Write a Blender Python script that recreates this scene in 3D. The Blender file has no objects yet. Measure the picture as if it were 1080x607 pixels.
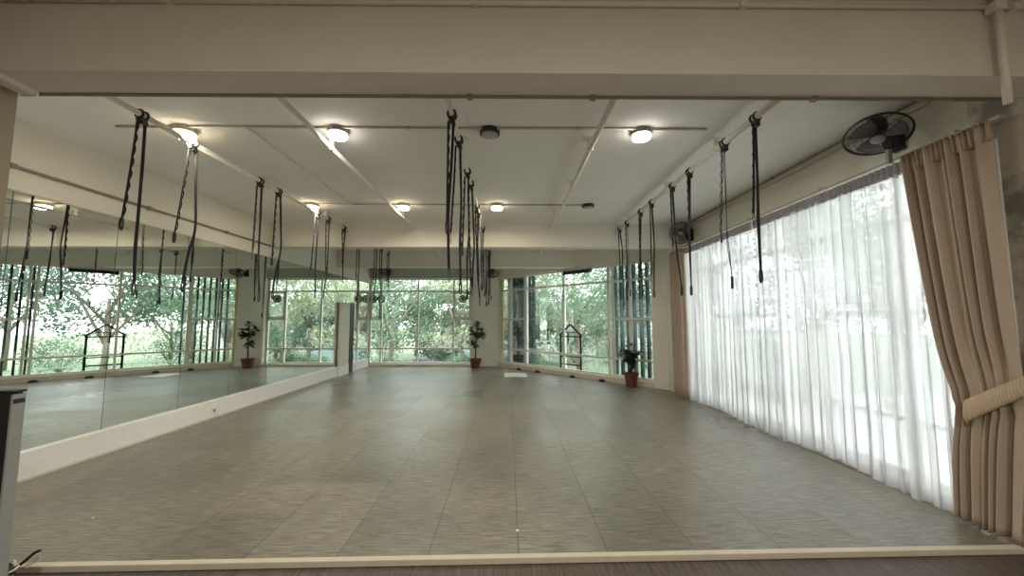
import bpy, bmesh, math, random
from mathutils import Vector, Matrix
random.seed(7)
C = bpy.context.scene.collection
PI = math.pi
# ------------------------------------------------------------ camera, sky, exposure
cam = bpy.data.cameras.new('camera'); camo = bpy.data.objects.new('camera', cam); C.objects.link(camo)
cam.sensor_fit = 'HORIZONTAL'; cam.sensor_width = 36; cam.lens = 36*406/1080; cam.clip_start = .02; cam.clip_end = 300
camo.location = (0, 0, 1.55)
camo.rotation_euler = (math.radians(90+4.717), 0, math.radians(-0.5626))
bpy.context.scene.camera = camo
sc = bpy.context.scene
sc.view_settings.view_transform = 'Standard'; sc.view_settings.look = 'None'
sc.view_settings.gamma = 1; sc.view_settings.use_curve_mapping = False
sc.view_settings.exposure = 1.27
w = bpy.data.worlds.new('overcast'); sc.world = w; w.use_nodes = True
wn = w.node_tree; bg = wn.nodes['Background']
bg.inputs[0].default_value = (0.97, 0.98, 1.0, 1); bg.inputs[1].default_value = 2.8

# ------------------------------------------------------------ materials
def mat(name, col, rough=.6, metal=0, noise=0, nscale=8, stretch=(1,1,1), bump=0, spec=.5, coat=0):
    m = bpy.data.materials.new(name); m.use_nodes = True
    nt = m.node_tree; b = nt.nodes['Principled BSDF']
    b.inputs['Base Color'].default_value = (*col, 1); b.inputs['Roughness'].default_value = rough
    b.inputs['Metallic'].default_value = metal; b.inputs['Specular IOR Level'].default_value = spec
    b.inputs['Coat Weight'].default_value = coat
    if noise or bump:
        tc = nt.nodes.new('ShaderNodeTexCoord'); mp = nt.nodes.new('ShaderNodeMapping'); mp.inputs['Scale'].default_value = stretch
        nz = nt.nodes.new('ShaderNodeTexNoise'); nz.inputs['Scale'].default_value = nscale; nz.inputs['Detail'].default_value = 4
        nt.links.new(tc.outputs['Object'], mp.inputs[0]); nt.links.new(mp.outputs[0], nz.inputs['Vector'])
        if noise:
            r = nt.nodes.new('ShaderNodeValToRGB')
            r.color_ramp.elements[0].position = .3; r.color_ramp.elements[1].position = .7
            r.color_ramp.elements[0].color = (*[c*(1-noise) for c in col], 1)
            r.color_ramp.elements[1].color = (*[min(1, c*(1+noise)) for c in col], 1)
            nt.links.new(nz.outputs['Fac'], r.inputs[0]); nt.links.new(r.outputs[0], b.inputs['Base Color'])
        if bump:
            bp = nt.nodes.new('ShaderNodeBump'); bp.inputs['Strength'].default_value = bump; bp.inputs['Distance'].default_value = .01
            nt.links.new(nz.outputs['Fac'], bp.inputs['Height']); nt.links.new(bp.outputs[0], b.inputs['Normal'])
    return m
M = {}
M['ceiling'] = mat('ceiling paint', (.78, .76, .71), .8, noise=.03, nscale=1.5, bump=.05)
M['wall'] = mat('wall paint', (.72, .69, .61), .75, noise=.04, nscale=1.2, bump=.05)
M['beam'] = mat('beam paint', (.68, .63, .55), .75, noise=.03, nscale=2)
M['pipe'] = mat('cream pipe paint', (.74, .70, .61), .45, noise=.02)
M['conduit'] = mat('conduit plastic', (.50, .46, .38), .5, noise=.05)
M['darkconduit'] = mat('dusty conduit', (.24, .21, .17), .6, noise=.1)
M['alu'] = mat('white aluminium frame', (.70, .69, .63), .4, noise=.03)
M['sill'] = mat('sill stone', (.62, .57, .47), .5, noise=.05, nscale=5)
M['curb'] = mat('white curb paint', (.80, .78, .76), .5, noise=.03)
M['black'] = mat('black webbing', (.012, .013, .017), .75, noise=.2, nscale=60)
M['blackplastic'] = mat('black plastic', (.012, .013, .014), .4, noise=.1)
M['teal'] = mat('dark teal metal', (.012, .030, .034), .7, noise=.15, spec=.2)
M['yellow'] = mat('yellow paint', (.85, .60, .16), .5, noise=.04)
M['drape'] = mat('beige drape cloth', (.46, .37, .28), .9, noise=.07, nscale=9, stretch=(1,1,.15), bump=.1)
M['drapeband'] = mat('beige tieback cloth', (.55, .43, .30), .85, noise=.06, nscale=30)
M['heading'] = mat('grey sheer heading', (.42, .40, .43), .9, noise=.08, nscale=30)
M['terracotta'] = mat('terracotta', (.12, .026, .017), .6, noise=.12, nscale=12)
M['soil'] = mat('soil', (.04, .028, .018), .95, noise=.3, nscale=50)
M['leaf'] = mat('house plant leaf', (.035, .085, .025), .45, noise=.3, nscale=6)
M['darkleaf'] = mat('dark house plant leaf', (.015, .03, .018), .4, noise=.3, nscale=6)
M['stem'] = mat('plant stem', (.07, .06, .03), .8, noise=.3)
M['bark'] = mat('tree bark', (.17, .14, .11), .9, noise=.3, nscale=5, bump=.3)
M['greyplastic'] = mat('grey appliance side', (.30, .30, .28), .45, noise=.05)
M['white'] = mat('white plastic', (.82, .81, .78), .4, noise=.02)
M['grass'] = mat('lawn', (.19, .23, .145), .95, noise=.25, nscale=3)
M['paving'] = mat('pale paving', (.60, .59, .57), .9, noise=.12, nscale=1.5)
M['render'] = mat('pale building render', (.62, .64, .64), .8, noise=.04)
M['shade_glass'] = mat('building window glass', (.10, .15, .18), .15, noise=.1)
M['carpaint'] = mat('pale teal car paint', (.33, .46, .50), .4, noise=.03, coat=.5)
M['ventgrey'] = mat('vent grey', (.09, .09, .09), .6, noise=.1)
M['rubber'] = mat('rubber', (.02, .02, .02), .8, noise=.1)
M['fence'] = mat('green fence paint', (.16, .34, .24), .5, noise=.1)
M['copper'] = mat('bare cable wire', (.70, .62, .52), .35, noise=.1)
M['wood'] = None

def leafmat(name, col, tr=.35):
    m = bpy.data.materials.new(name); m.use_nodes = True; nt = m.node_tree
    b = nt.nodes['Principled BSDF']; out = nt.nodes['Material Output']
    b.inputs['Roughness'].default_value = .6
    tc = nt.nodes.new('ShaderNodeTexCoord'); nz = nt.nodes.new('ShaderNodeTexNoise'); nz.inputs['Scale'].default_value = 1.4; nz.inputs['Detail'].default_value = 5
    nt.links.new(tc.outputs['Object'], nz.inputs['Vector'])
    r = nt.nodes.new('ShaderNodeValToRGB'); r.color_ramp.elements[0].position = .32; r.color_ramp.elements[1].position = .68
    r.color_ramp.elements[0].color = (*[c*.55 for c in col], 1); r.color_ramp.elements[1].color = (*[min(1, c*1.4) for c in col], 1)
    nt.links.new(nz.outputs['Fac'], r.inputs[0]); nt.links.new(r.outputs[0], b.inputs['Base Color'])
    t = nt.nodes.new('ShaderNodeBsdfTranslucent'); nt.links.new(r.outputs[0], t.inputs[0])
    mx = nt.nodes.new('ShaderNodeMixShader'); mx.inputs[0].default_value = tr
    nt.links.new(b.outputs[0], mx.inputs[1]); nt.links.new(t.outputs[0], mx.inputs[2]); nt.links.new(mx.outputs[0], out.inputs[0])
    return m
LM = [leafmat('mid green leaves', (.17, .25, .165)), leafmat('deep green leaves', (.085, .14, .10)),
      leafmat('pale leaves', (.36, .40, .28)), leafmat('blossom mauve', (.28, .22, .31))]

def glassmat(name, tint=(.93, .97, .95), refl=.10):
    m = bpy.data.materials.new(name); m.use_nodes = True; nt = m.node_tree; nt.nodes.remove(nt.nodes['Principled BSDF'])
    out = nt.nodes['Material Output']
    t = nt.nodes.new('ShaderNodeBsdfTransparent'); t.inputs[0].default_value = (*tint, 1)
    g = nt.nodes.new('ShaderNodeBsdfGlossy'); g.inputs['Roughness'].default_value = .02; g.inputs[0].default_value = (1, 1, 1, 1)
    f = nt.nodes.new('ShaderNodeFresnel'); f.inputs[0].default_value = 1.45
    mu = nt.nodes.new('ShaderNodeMath'); mu.operation = 'MINIMUM'; mu.inputs[1].default_value = .5
    nt.links.new(f.outputs[0], mu.inputs[0])
    mx = nt.nodes.new('ShaderNodeMixShader')
    nt.links.new(mu.outputs[0], mx.inputs[0]); nt.links.new(t.outputs[0], mx.inputs[1]); nt.links.new(g.outputs[0], mx.inputs[2]); nt.links.new(mx.outputs[0], out.inputs[0])
    return m
M['glass'] = glassmat('clear window glass')
M['frost'] = None
def mixtrans(name, col, fac_trans, fac_transl=.5):
    m = bpy.data.materials.new(name); m.use_nodes = True; nt = m.node_tree; nt.nodes.remove(nt.nodes['Principled BSDF'])
    out = nt.nodes['Material Output']
    t = nt.nodes.new('ShaderNodeBsdfTransparent'); d = nt.nodes.new('ShaderNodeBsdfDiffuse'); l = nt.nodes.new('ShaderNodeBsdfTranslucent')
    d.inputs[0].default_value = (*col, 1); l.inputs[0].default_value = (*col, 1)
    a = nt.nodes.new('ShaderNodeMixShader'); a.inputs[0].default_value = fac_transl
    nt.links.new(d.outputs[0], a.inputs[1]); nt.links.new(l.outputs[0], a.inputs[2])
    b = nt.nodes.new('ShaderNodeMixShader'); b.inputs[0].default_value = fac_trans
    nt.links.new(a.outputs[0], b.inputs[1]); nt.links.new(t.outputs[0], b.inputs[2]); nt.links.new(b.outputs[0], out.inputs[0])
    # woven look: threads vary the openness a little
    tc = nt.nodes.new('ShaderNodeTexCoord'); mp = nt.nodes.new('ShaderNodeMapping'); mp.inputs['Scale'].default_value = (1, 40, 2)
    nz = nt.nodes.new('ShaderNodeTexNoise'); nz.inputs['Scale'].default_value = 1.0
    mr = nt.nodes.new('ShaderNodeMapRange'); mr.inputs[3].default_value = fac_trans*.75; mr.inputs[4].default_value = min(1, fac_trans*1.25)
    nt.links.new(tc.outputs['Object'], mp.inputs[0]); nt.links.new(mp.outputs[0], nz.inputs['Vector'])
    nt.links.new(nz.outputs['Fac'], mr.inputs[0]); nt.links.new(mr.outputs[0], b.inputs[0])
    return m
M['sheer'] = mixtrans('white sheer voile', (.72, .72, .745), .24, .50)
M['frost'] = mixtrans('frosted film', (.80, .88, .82), .74, .5)

def mirrormat():
    m = bpy.data.materials.new('silvered mirror'); m.use_nodes = True; nt = m.node_tree; nt.nodes.remove(nt.nodes['Principled BSDF'])
    g = nt.nodes.new('ShaderNodeBsdfGlossy'); g.inputs['Roughness'].default_value = 0.0; g.inputs[0].default_value = (.84, .88, .84, 1)
    nt.links.new(g.outputs[0], nt.nodes['Material Output'].inputs[0]); return m
M['mirror'] = mirrormat()
def emis(name, col, s):
    m = bpy.data.materials.new(name); m.use_nodes = True; nt = m.node_tree; nt.nodes.remove(nt.nodes['Principled BSDF'])
    e = nt.nodes.new('ShaderNodeEmission'); e.inputs[0].default_value = (*col, 1); e.inputs[1].default_value = s
    nt.links.new(e.outputs[0], nt.nodes['Material Output'].inputs[0]); return m
M['lamp_warm'] = emis('lit warm diffuser', (1, .84, .60), 11)
M['lamp_white'] = emis('lit neutral diffuser', (1, .94, .86), 11)

def floormat():
    """woven-look puzzle mats: 0.6 m tiles, fine grain along x, a tone for each tile, thin seams"""
    m = bpy.data.materials.new('grey brown mat tiles'); m.use_nodes = True; nt = m.node_tree; N = nt.nodes; L = nt.links
    b = N['Principled BSDF']; tc = N.new('ShaderNodeTexCoord')
    sx = N.new('ShaderNodeSeparateXYZ'); L.new(tc.outputs['Object'], sx.inputs[0])
    def math_(op, a, bb=None, v=None):
        n = N.new('ShaderNodeMath'); n.operation = op
        L.new(a, n.inputs[0])
        if bb is not None: L.new(bb, n.inputs[1])
        if v is not None: n.inputs[1].default_value = v
        return n.outputs[0]
    ux = math_('DIVIDE', math_('SUBTRACT', sx.outputs[0], v=.07), v=.6)
    uy = math_('DIVIDE', math_('SUBTRACT', sx.outputs[1], v=.24), v=.6)
    ix = math_('FLOOR', ux); iy = math_('FLOOR', uy)
    cb = N.new('ShaderNodeCombineXYZ'); L.new(ix, cb.inputs[0]); L.new(iy, cb.inputs[1])
    wn_ = N.new('ShaderNodeTexWhiteNoise'); wn_.noise_dimensions = '3D'; L.new(cb.outputs[0], wn_.inputs[0])
    fx = math_('ABSOLUTE', math_('SUBTRACT', math_('FRACT', ux), v=.5)); fy = math_('ABSOLUTE', math_('SUBTRACT', math_('FRACT', uy), v=.5))
    seamx = math_('GREATER_THAN', fx, v=.4935); seamy = math_('GREATER_THAN', fy, v=.4955)
    seam = math_('MAXIMUM', seamx, math_('MULTIPLY', seamy, v=.55))
    # jigsaw teeth break the seam line up
    mp = N.new('ShaderNodeMapping'); mp.inputs['Scale'].default_value = (3.0, 75, 1); L.new(tc.outputs['Object'], mp.inputs[0])
    nz = N.new('ShaderNodeTexNoise'); nz.inputs['Scale'].default_value = 1.6; nz.inputs['Detail'].default_value = 5; nz.inputs['Roughness'].default_value = .78
    L.new(mp.outputs[0], nz.inputs['Vector'])
    big = N.new('ShaderNodeTexNoise'); big.inputs['Scale'].default_value = .55; big.inputs['Detail'].default_value = 2; L.new(tc.outputs['Object'], big.inputs['Vector'])
    r = N.new('ShaderNodeValToRGB'); r.color_ramp.elements[0].position = .37; r.color_ramp.elements[1].position = .65
    r.color_ramp.elements[0].color = (.038, .033, .021, 1); r.color_ramp.elements[1].color = (.34, .305, .245, 1)
    L.new(nz.outputs['Fac'], r.inputs[0])
    mr = N.new('ShaderNodeMapRange'); mr.inputs[3].default_value = .91; mr.inputs[4].default_value = 1.12; L.new(wn_.outputs[0], mr.inputs[0])
    mr2 = N.new('ShaderNodeMapRange'); mr2.inputs[1].default_value = .3; mr2.inputs[2].default_value = .7; mr2.inputs[3].default_value = .86; mr2.inputs[4].default_value = 1.12; L.new(big.outputs['Fac'], mr2.inputs[0])
    k = math_('MULTIPLY', mr.outputs[0], mr2.outputs[0])
    b.inputs['Specular IOR Level'].default_value = .9; vm = N.new('ShaderNodeVectorMath'); vm.operation = 'SCALE'; L.new(r.outputs[0], vm.inputs[0]); L.new(k, vm.inputs['Scale'])
    mx = N.new('ShaderNodeMix'); mx.data_type = 'RGBA'; L.new(math_('MULTIPLY', seam, v=.8), mx.inputs[0]); L.new(vm.outputs[0], mx.inputs[6]); mx.inputs[7].default_value = (.045, .04, .03, 1)
    L.new(mx.outputs[2], b.inputs['Base Color'])
    mr3 = N.new('ShaderNodeMapRange'); mr3.inputs[3].default_value = .27; mr3.inputs[4].default_value = .42; L.new(wn_.outputs[0], mr3.inputs[0]); L.new(mr3.outputs[0], b.inputs['Roughness'])
    bp = N.new('ShaderNodeBump'); bp.inputs['Strength'].default_value = .35; bp.inputs['Distance'].default_value = .004
    L.new(nz.outputs['Fac'], bp.inputs['Height']); L.new(bp.outputs[0], b.inputs['Normal'])
    return m
M['floor'] = floormat()
M['lowfloor'] = mat('dark wood grain vinyl', (.085, .065, .052), .55, noise=.5, nscale=5, stretch=(14, .8, 1))
M['trim'] = mat('beige edge strip', (.60, .54, .42), .5, noise=.05)
def stainmat():
    m = mat('stained wall paint', (.50, .46, .39), .8); nt = m.node_tree; N = nt.nodes; L = nt.links
    tc = N.new('ShaderNodeTexCoord'); nz = N.new('ShaderNodeTexNoise'); nz.inputs['Scale'].default_value = 3.2; nz.inputs['Detail'].default_value = 6
    L.new(tc.outputs['Object'], nz.inputs['Vector'])
    r = N.new('ShaderNodeValToRGB'); r.color_ramp.elements[0].position = .40; r.color_ramp.elements[1].position = .52
    r.color_ramp.elements[0].color = (.24, .23, .20, 1); r.color_ramp.elements[1].color = (.56, .51, .42, 1)
    L.new(nz.outputs['Fac'], r.inputs[0]); L.new(r.outputs[0], N['Principled BSDF'].inputs['Base Color']); return m
M['stained'] = stainmat()

# ------------------------------------------------------------ mesh helpers
class MB:
    def __init__(s): s.bm = bmesh.new()
    def box(s, x0, x1, y0, y1, z0, z1, mtx=None):
        vs = [s.bm.verts.new((x, y, z)) for x in (x0, x1) for y in (y0, y1) for z in (z0, z1)]
        if mtx: [setattr(v, 'co', mtx @ v.co) for v in vs]
        for f in ((0,1,3,2),(4,6,7,5),(0,4,5,1),(2,3,7,6),(0,2,6,4),(1,5,7,3)): s.bm.faces.new([vs[i] for i in f])
        return s
    def tube(s, pts, r, n=8, cap=True, closed=False):
        pts = [Vector(p) for p in pts]; rings = []
        rr = r if isinstance(r, (list, tuple)) else [r]*len(pts)
        ref = None
        for i, p in enumerate(pts):
            a = pts[i-1] if (i > 0 or closed) else p; b = pts[(i+1) % len(pts)] if (i < len(pts)-1 or closed) else p
            d = (b-a).normalized()
            if ref is None: ref = Vector((0,0,1)) if abs(d.z) < .9 else Vector((1,0,0))
            u = d.cross(ref)
            if u.length < 1e-4: u = d.cross(Vector((0,1,0)))
            u.normalize(); v = d.cross(u).normalized(); ref = u.cross(d)
            rings.append([s.bm.verts.new(p + u*math.cos(2*PI*k/n)*rr[i] + v*math.sin(2*PI*k/n)*rr[i]) for k in range(n)])
        m = len(rings)
        for i in range(m if closed else m-1):
            A, B = rings[i], rings[(i+1) % m]
            for k in range(n): s.bm.faces.new((A[k], A[(k+1)%n], B[(k+1)%n], B[k]))
        if cap and not closed: s.bm.faces.new(rings[0][::-1]); s.bm.faces.new(rings[-1])
        return s
    def ribbon(s, pts, wd, width, th):
        """rectangular strap swept along pts; wd = direction of its width"""
        wd = Vector(wd).normalized(); rings = []; pts = [Vector(p) for p in pts]
        for i, p in enumerate(pts):
            d = (pts[min(i+1, len(pts)-1)] - pts[max(i-1, 0)]).normalized(); nrm = d.cross(wd).normalized()
            rings.append([s.bm.verts.new(p + wd*a*width/2 + nrm*b*th/2) for a, b in ((-1,-1),(1,-1),(1,1),(-1,1))])
        for A, B in zip(rings, rings[1:]):
            for k in range(4): s.bm.faces.new((A[k], A[(k+1)%4], B[(k+1)%4], B[k]))
        s.bm.faces.new(rings[0][::-1]); s.bm.faces.new(rings[-1]); return s
    def lathe(s, prof, n=24, mtx=None, cap=True):
        rings = []
        for r, z in prof:
            rings.append([s.bm.verts.new(((mtx or Matrix()) @ Vector((r*math.cos(2*PI*k/n), r*math.sin(2*PI*k/n), z)))) for k in range(n)])
        for A, B in zip(rings, rings[1:]):
            for k in range(n): s.bm.faces.new((A[k], A[(k+1)%n], B[(k+1)%n], B[k]))
        if cap: s.bm.faces.new(rings[0][::-1]); s.bm.faces.new(rings[-1])
        return s
    def face(s, pts): s.bm.faces.new([s.bm.verts.new(p) for p in pts]); return s
    def grid(s, fn, nu, nv):
        g = [[s.bm.verts.new(fn(i/nu, j/nv)) for j in range(nv+1)] for i in range(nu+1)]
        for i in range(nu):
            for j in range(nv): s.bm.faces.new((g[i][j], g[i+1][j], g[i+1][j+1], g[i][j+1]))
        return s
    def build(s, name, m, parent=None, smooth=False, bevel=0, recalc=True):
        if recalc: bmesh.ops.recalc_face_normals(s.bm, faces=s.bm.faces)
        me = bpy.data.meshes.new(name); s.bm.to_mesh(me); s.bm.free()
        me.materials.append(m)
        if smooth:
            for p in me.polygons: p.use_smooth = True
        o = bpy.data.objects.new(name, me); C.objects.link(o)
        if parent: o.parent = parent
        if bevel:
            b = o.modifiers.new('bevel', 'BEVEL'); b.width = bevel; b.segments = 2; b.limit_method = 'ANGLE'
        return o
def tag(o, label, cat, group=None, kind=None):
    o['label'] = label; o['category'] = cat
    if group: o['group'] = group
    if kind: o['kind'] = kind
    return o
def thing(name, label, cat, loc=(0,0,0), rz=0, group=None):
    o = bpy.data.objects.new(name, None); C.objects.link(o); o.location = loc; o.rotation_euler = (0, 0, rz); o.empty_display_size = .05
    return tag(o, label, cat, group)
def struct(o): o['kind'] = 'structure'; return o
def sbox(name, m, *a): return struct(MB().box(*a).build(name, m))
def dup(root):
    r = root.copy(); C.objects.link(r)
    for ch in root.children:
        c = ch.copy(); C.objects.link(c); c.parent = r
        for g in ch.children:
            d = g.copy(); C.objects.link(d); d.parent = c
    return r
NTH = ['nearest', 'second nearest', 'third', 'fourth', 'fifth', 'sixth', 'seventh', 'eighth', 'ninth', 'tenth', 'eleventh', 'twelfth']

# ------------------------------------------------------------ room shell
ZC = 3.475; XL = -4.72; XR = 3.6
A2 = Vector((-.38, 13.09)); B2 = Vector((3.35, 8.90)); LA = (B2-A2).length
DA = (B2-A2)/LA; NA = Vector((DA.y, -DA.x))          # NA turns into the room
if NA.y > 0: NA = -NA
def ang(t, off=0.0): p = A2 + DA*t + NA*off; return p.x, p.y
AM = Matrix.Translation((A2.x, A2.y, 0)) @ Matrix(((DA.x, -NA.x, 0, 0), (DA.y, -NA.y, 0, 0), (0, 0, 1, 0), (0, 0, 0, 1)))   # local x along wall, y outwards
fl = MB(); v = [(-4.95, 2.56), (3.75, 2.74), (3.75, 8.8), (-.3, 13.35), (-4.95, 13.35)]
top = [fl.bm.verts.new((x, y, 0)) for x, y in v]; bot = [fl.bm.verts.new((x, y, -.12)) for x, y in v]
fl.bm.faces.new(top); fl.bm.faces.new(bot[::-1])
for i in range(5): j = (i+1) % 5; fl.bm.faces.new((top[i], bot[i], bot[j], top[j]))
struct(fl.build('floor', M['floor']))
sbox('floor_front', M['lowfloor'], -3.3, 3.75, -3.2, 2.75, -.13, -.03)
st = MB(); st.box(-3.45, 3.5, 0, .048, -.03, .010); o = st.build('trim_1', M['trim'], bevel=.004); o.location = (0, 2.636, 0); o.rotation_euler = (0, 0, math.atan(.0202)); struct(o)
sbox('ceiling', M['ceiling'], -4.95, 3.9, -3.2, 13.4, ZC, ZC+.15)
sbox('wall_left', M['wall'], XL-.2, XL-.012, 2.1, 13.4, -.1, ZC)
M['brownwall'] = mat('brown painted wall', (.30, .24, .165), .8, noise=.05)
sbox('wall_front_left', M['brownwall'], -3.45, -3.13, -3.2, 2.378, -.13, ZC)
sbox('wall_left_return', M['wall'], -4.92, -3.45, 2.05, 2.2, -.1, ZC)
sbox('wall_back_front', M['wall'], -3.45, 3.9, -3.3, -3.2, -.13, ZC)
# right wall: stained pillar, header, end piece
sbox('wall_right', M['stained'], XR, XR+.3, -3.2, 2.86, -.13, ZC)
sbox('wall_right_header', M['wall'], XR, XR+.3, 2.86, 8.0, 2.97, ZC)
sbox('wall_right_end', M['wall'], XR-.03, XR+.27, 8.0, 8.80, -.1, ZC)
sbox('wall_right_sill', M['sill'], XR+.02, XR+.3, 2.86, 8.0, -.1, .10)
# angled wall
b = MB(); b.box(-.05, .03, 0, .25, -.1, ZC, AM); b.box(LA-.03, LA+.33, 0, .25, -.1, ZC, AM); b.box(.03, LA-.03, 0, .25, 2.97, ZC, AM)
struct(b.build('wall_angled', M['wall']))
struct(MB().box(.03, LA-.03, -.03, .25, -.1, .13, AM).build('baseboard_angled', M['sill'], bevel=.008))
# back wall: pillar, head, sill
sbox('wall_back', M['wall'], -1.25, -.36, 13.02, 13.34, -.1, ZC)
sbox('wall_back_head', M['wall'], XL-.2, -1.25, 13.09, 13.34, 2.96, ZC)
sbox('baseboard_back', M['sill'], XL, -1.25, 13.02, 13.34, -.1, .075)
# pilaster moulding on the pillar
sbox('trim_2', M['wall'], -1.20, -.86, 12.99, 13.02, 0, ZC)
# tinted transom panel above the back window
g = mat('grey green tinted transom', (.36, .38, .33), .15, noise=.05, spec=.6)
sbox('trim_3', g, XL+.02, -1.25, 13.05, 13.09, 2.96, 3.40)
# beams
sbox('trim_4', M['beam'], -4.95, XR, 2.16, 2.378, 3.0, ZC)
sbox('trim_5', M['wall'], XL, XR, 7.614, 7.86, 3.0, ZC)
sbox('trim_6', M['wall'], XL, 2.2, 10.60, 10.85, 3.0, ZC)
# curb below the mirrors
sbox('baseboard_left', M['curb'], XL-.012, XL+.05, 2.2, 13.03, 0, .272)
sbox('trim_7', M['sill'], XL-.012, XL+.058, 2.2, 13.03, 0, .022)

# windows
def window_frame(name, mtx, length, uprights, transoms, short, z0, z1, casements=(), fw=.05, depth=.06, off=.10):
    root = bpy.data.objects.new(name, None); C.objects.link(root); root['kind'] = 'structure'
    f = MB(); f.box(0, length, off, off+depth, z0, z0+fw, mtx); f.box(0, length, off, off+depth, z1-fw, z1, mtx)
    f.box(0, fw, off, off+depth, z0, z1, mtx); f.box(length-fw, length, off, off+depth, z0, z1, mtx)
    o = f.build('window_frame', M['alu'], root)
    for t, wd_ in uprights: MB().box(t-wd_/2, t+wd_/2, off-.01, off+depth+.01, z0+fw, z1-fw, mtx).build('mullion', M['alu'], root)
    for z in transoms: MB().box(fw, length-fw, off-.005, off+depth, z-.025, z+.025, mtx).build('transom', M['alu'], root)
    for a, b_, z in short: MB().box(a, b_, off-.005, off+depth, z-.028, z+.028, mtx).build('transom', M['alu'], root)
    for a, b_, za, zb in casements:
        c = MB(); w_ = .045
        c.box(a, b_, off-.03, off, za, za+w_, mtx); c.box(a, b_, off-.03, off, zb-w_, zb, mtx)
        c.box(a, a+w_, off-.03, off, za, zb, mtx); c.box(b_-w_, b_, off-.03, off, za, zb, mtx)
        c.build('casement', M['alu'], root)
    MB().box(fw, length-fw, off+.025, off+.031, z0+fw, z1-fw, mtx).build('glass_pane', M['glass'], root)
    return root
BM = Matrix.Translation((XL, 13.09, 0))
wb = window_frame('window_1', BM, -1.25-XL, [(.40, .05), (1.645, .05), (2.86, .05)], [2.52, .58], [(.05, .40, 1.57), (2.86, 3.42, 1.57)], .075, 2.96,
                  [(.05, .385, 1.60, 2.49), (2.885, 3.42, 1.60, 2.49)])
wa = window_frame('window_2', AM, LA-.0, [(.57, .045), (1.285, .11), (2.85, .055), (4.34, .055), (4.47, .05), (4.965, .055)], [2.53, .58],
                  [(.03, 1.26, 1.57), (4.47, LA-.03, 1.57)], .13, 2.97)
RM = Matrix.Translation((XR, 8.0, 0)) @ Matrix(((0, 1, 0, 0), (-1, 0, 0, 0), (0, 0, 1, 0), (0, 0, 0, 1)))
wr = window_frame('window_3', RM, 5.14, [(.7, .06), (1.4, .05), (2.75, .09), (3.45, .05), (4.45, .06)], [2.5, .62], [(1.4, 2.75, 1.62), (3.45, 5.1, 1.62)], .10, 2.97, off=.12)

# decal on the angled window's glass: a small house frame with pale sweeping leaves
dz = -.004
def dec_pts(pts): return [AM @ Vector((t, .122, z)) for t, z in pts]
dm = MB()
def dline(p, q, wdt):
    p = Vector(p); q = Vector(q); d = (q-p).normalized(); n_ = Vector((-d.y, d.x))*wdt/2
    a, b_, c, e = p-n_, p+n_, q+n_, q-n_
    vs = [dm.bm.verts.new(AM @ Vector((k.x, y, k.y))) for y in (.118, .124) for k in (a, b_, c, e)]
    for f in ((0,1,2,3),(7,6,5,4),(0,4,5,1),(1,5,6,2),(2,6,7,3),(3,7,4,0)): dm.bm.faces.new([vs[i] for i in f])
dline((2.70, .16), (2.70, 1.12), .055); dline((3.42, .16), (3.42, 1.14), .055)
dline((2.66, 1.10), (3.06, 1.42), .05); dline((3.06, 1.42), (3.46, 1.10), .05)
dline((2.70, 1.08), (3.42, 1.08), .03); dline((2.86, 1.20), (3.26, 1.20), .022)
dline((2.70, .30), (3.42, .30), .035); dline((2.70, .52), (3.42, .52), .03); dline((2.98, .9), (2.98, 1.2), .03)
hs = dm.build('house_decal', M['teal']); tag(hs, 'dark green house outline decal on the glass of the angled window', 'window decal')
fr = MB()
def leafshape(base, tip, bulge, n=10):
    b_ = Vector(base); t = Vector(tip); d = t-b_; nn = Vector((-d.y, d.x)).normalized()
    L_ = []; R_ = []
    for i in range(n+1):
        s = i/n; c = b_+d*s+nn*bulge*math.sin(PI*s)*.6; wv = .09*math.sin(PI*min(1, s*.9+.05))
        L_.append(c+nn*wv); R_.append(c-nn*wv)
    pts = L_ + R_[::-1]
    fr.face([AM @ Vector((p.x, .127, p.y)) for p in pts])
for bs, tp, bu in [((2.62, .45), (2.0, .95), .12), ((2.60, .36), (1.82, .60), .10), ((2.62, .55), (2.25, 1.18), .05), ((3.50, .45), (4.02, .92), -.12), ((3.50, .36), (4.2, .58), -.14), ((3.5, .56), (3.80, 1.12), -.05), ((2.85, .42), (3.05, .92), .05), ((3.28, .42), (3.08, .88), -.05), ((3.5, .62), (4.2, .86), -.2)]:
    leafshape(bs, tp, bu)
o = fr.build('frosted_decal', M['frost'], recalc=False); tag(o, 'pale frosted leaf sprays around the house outline on the angled window', 'window decal')

t = thing('roller_blind', 'short dark rolled blind at the head of the angled window, above the decal', 'roller blind', (0, 0, 0))
t.matrix_world = AM @ Matrix.Translation((3.38, .055, 2.87))
MB().tube([(-.46, 0, 0), (.46, 0, 0)], .05, 14).build('roll', M['blackplastic'], t, smooth=True)
for x in (-.47, .45): MB().box(x, x+.02, -.05, .05, -.05, .06).build('bracket', M['blackplastic'], t)

# louvre screens outside the angled window, yellow post
def fins(lbl, ts, name='louver_screen'):
    x, y = ang(ts[0], -.4); root = thing(name, lbl, 'louver screen', (x, y, 0), 0)
    for t in ts:
        p = ang(t, -.32); m_ = Matrix.Translation((p[0]-x, p[1]-y, 0)) @ Matrix.Rotation(math.atan2(DA.y, DA.x)+PI/2, 4, 'Z')
        MB().box(-.062, .062, -.021, .021, -.25, 3.25, m_).build('slat', M['teal'], root)
    for z in (-.2, 3.2):
        r_ = MB(); a = ang(ts[0]-.08, -.32); b_ = ang(ts[-1]+.08, -.32)
        r_.tube([(a[0]-x, a[1]-y, z), (b_[0]-x, b_[1]-y, z)], .025); r_.build('rail', M['teal'], root)
    return root
fins('dark teal vertical louver screen outside the left end of the angled window', [.28, .44, .60, .76, .92, 1.08, 1.24, 1.42])
fins('dark teal vertical louver screen outside the right end of the angled window', [4.42, 4.60, 4.78, 4.96, 5.14, 5.32, 5.50, 5.68])
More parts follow.
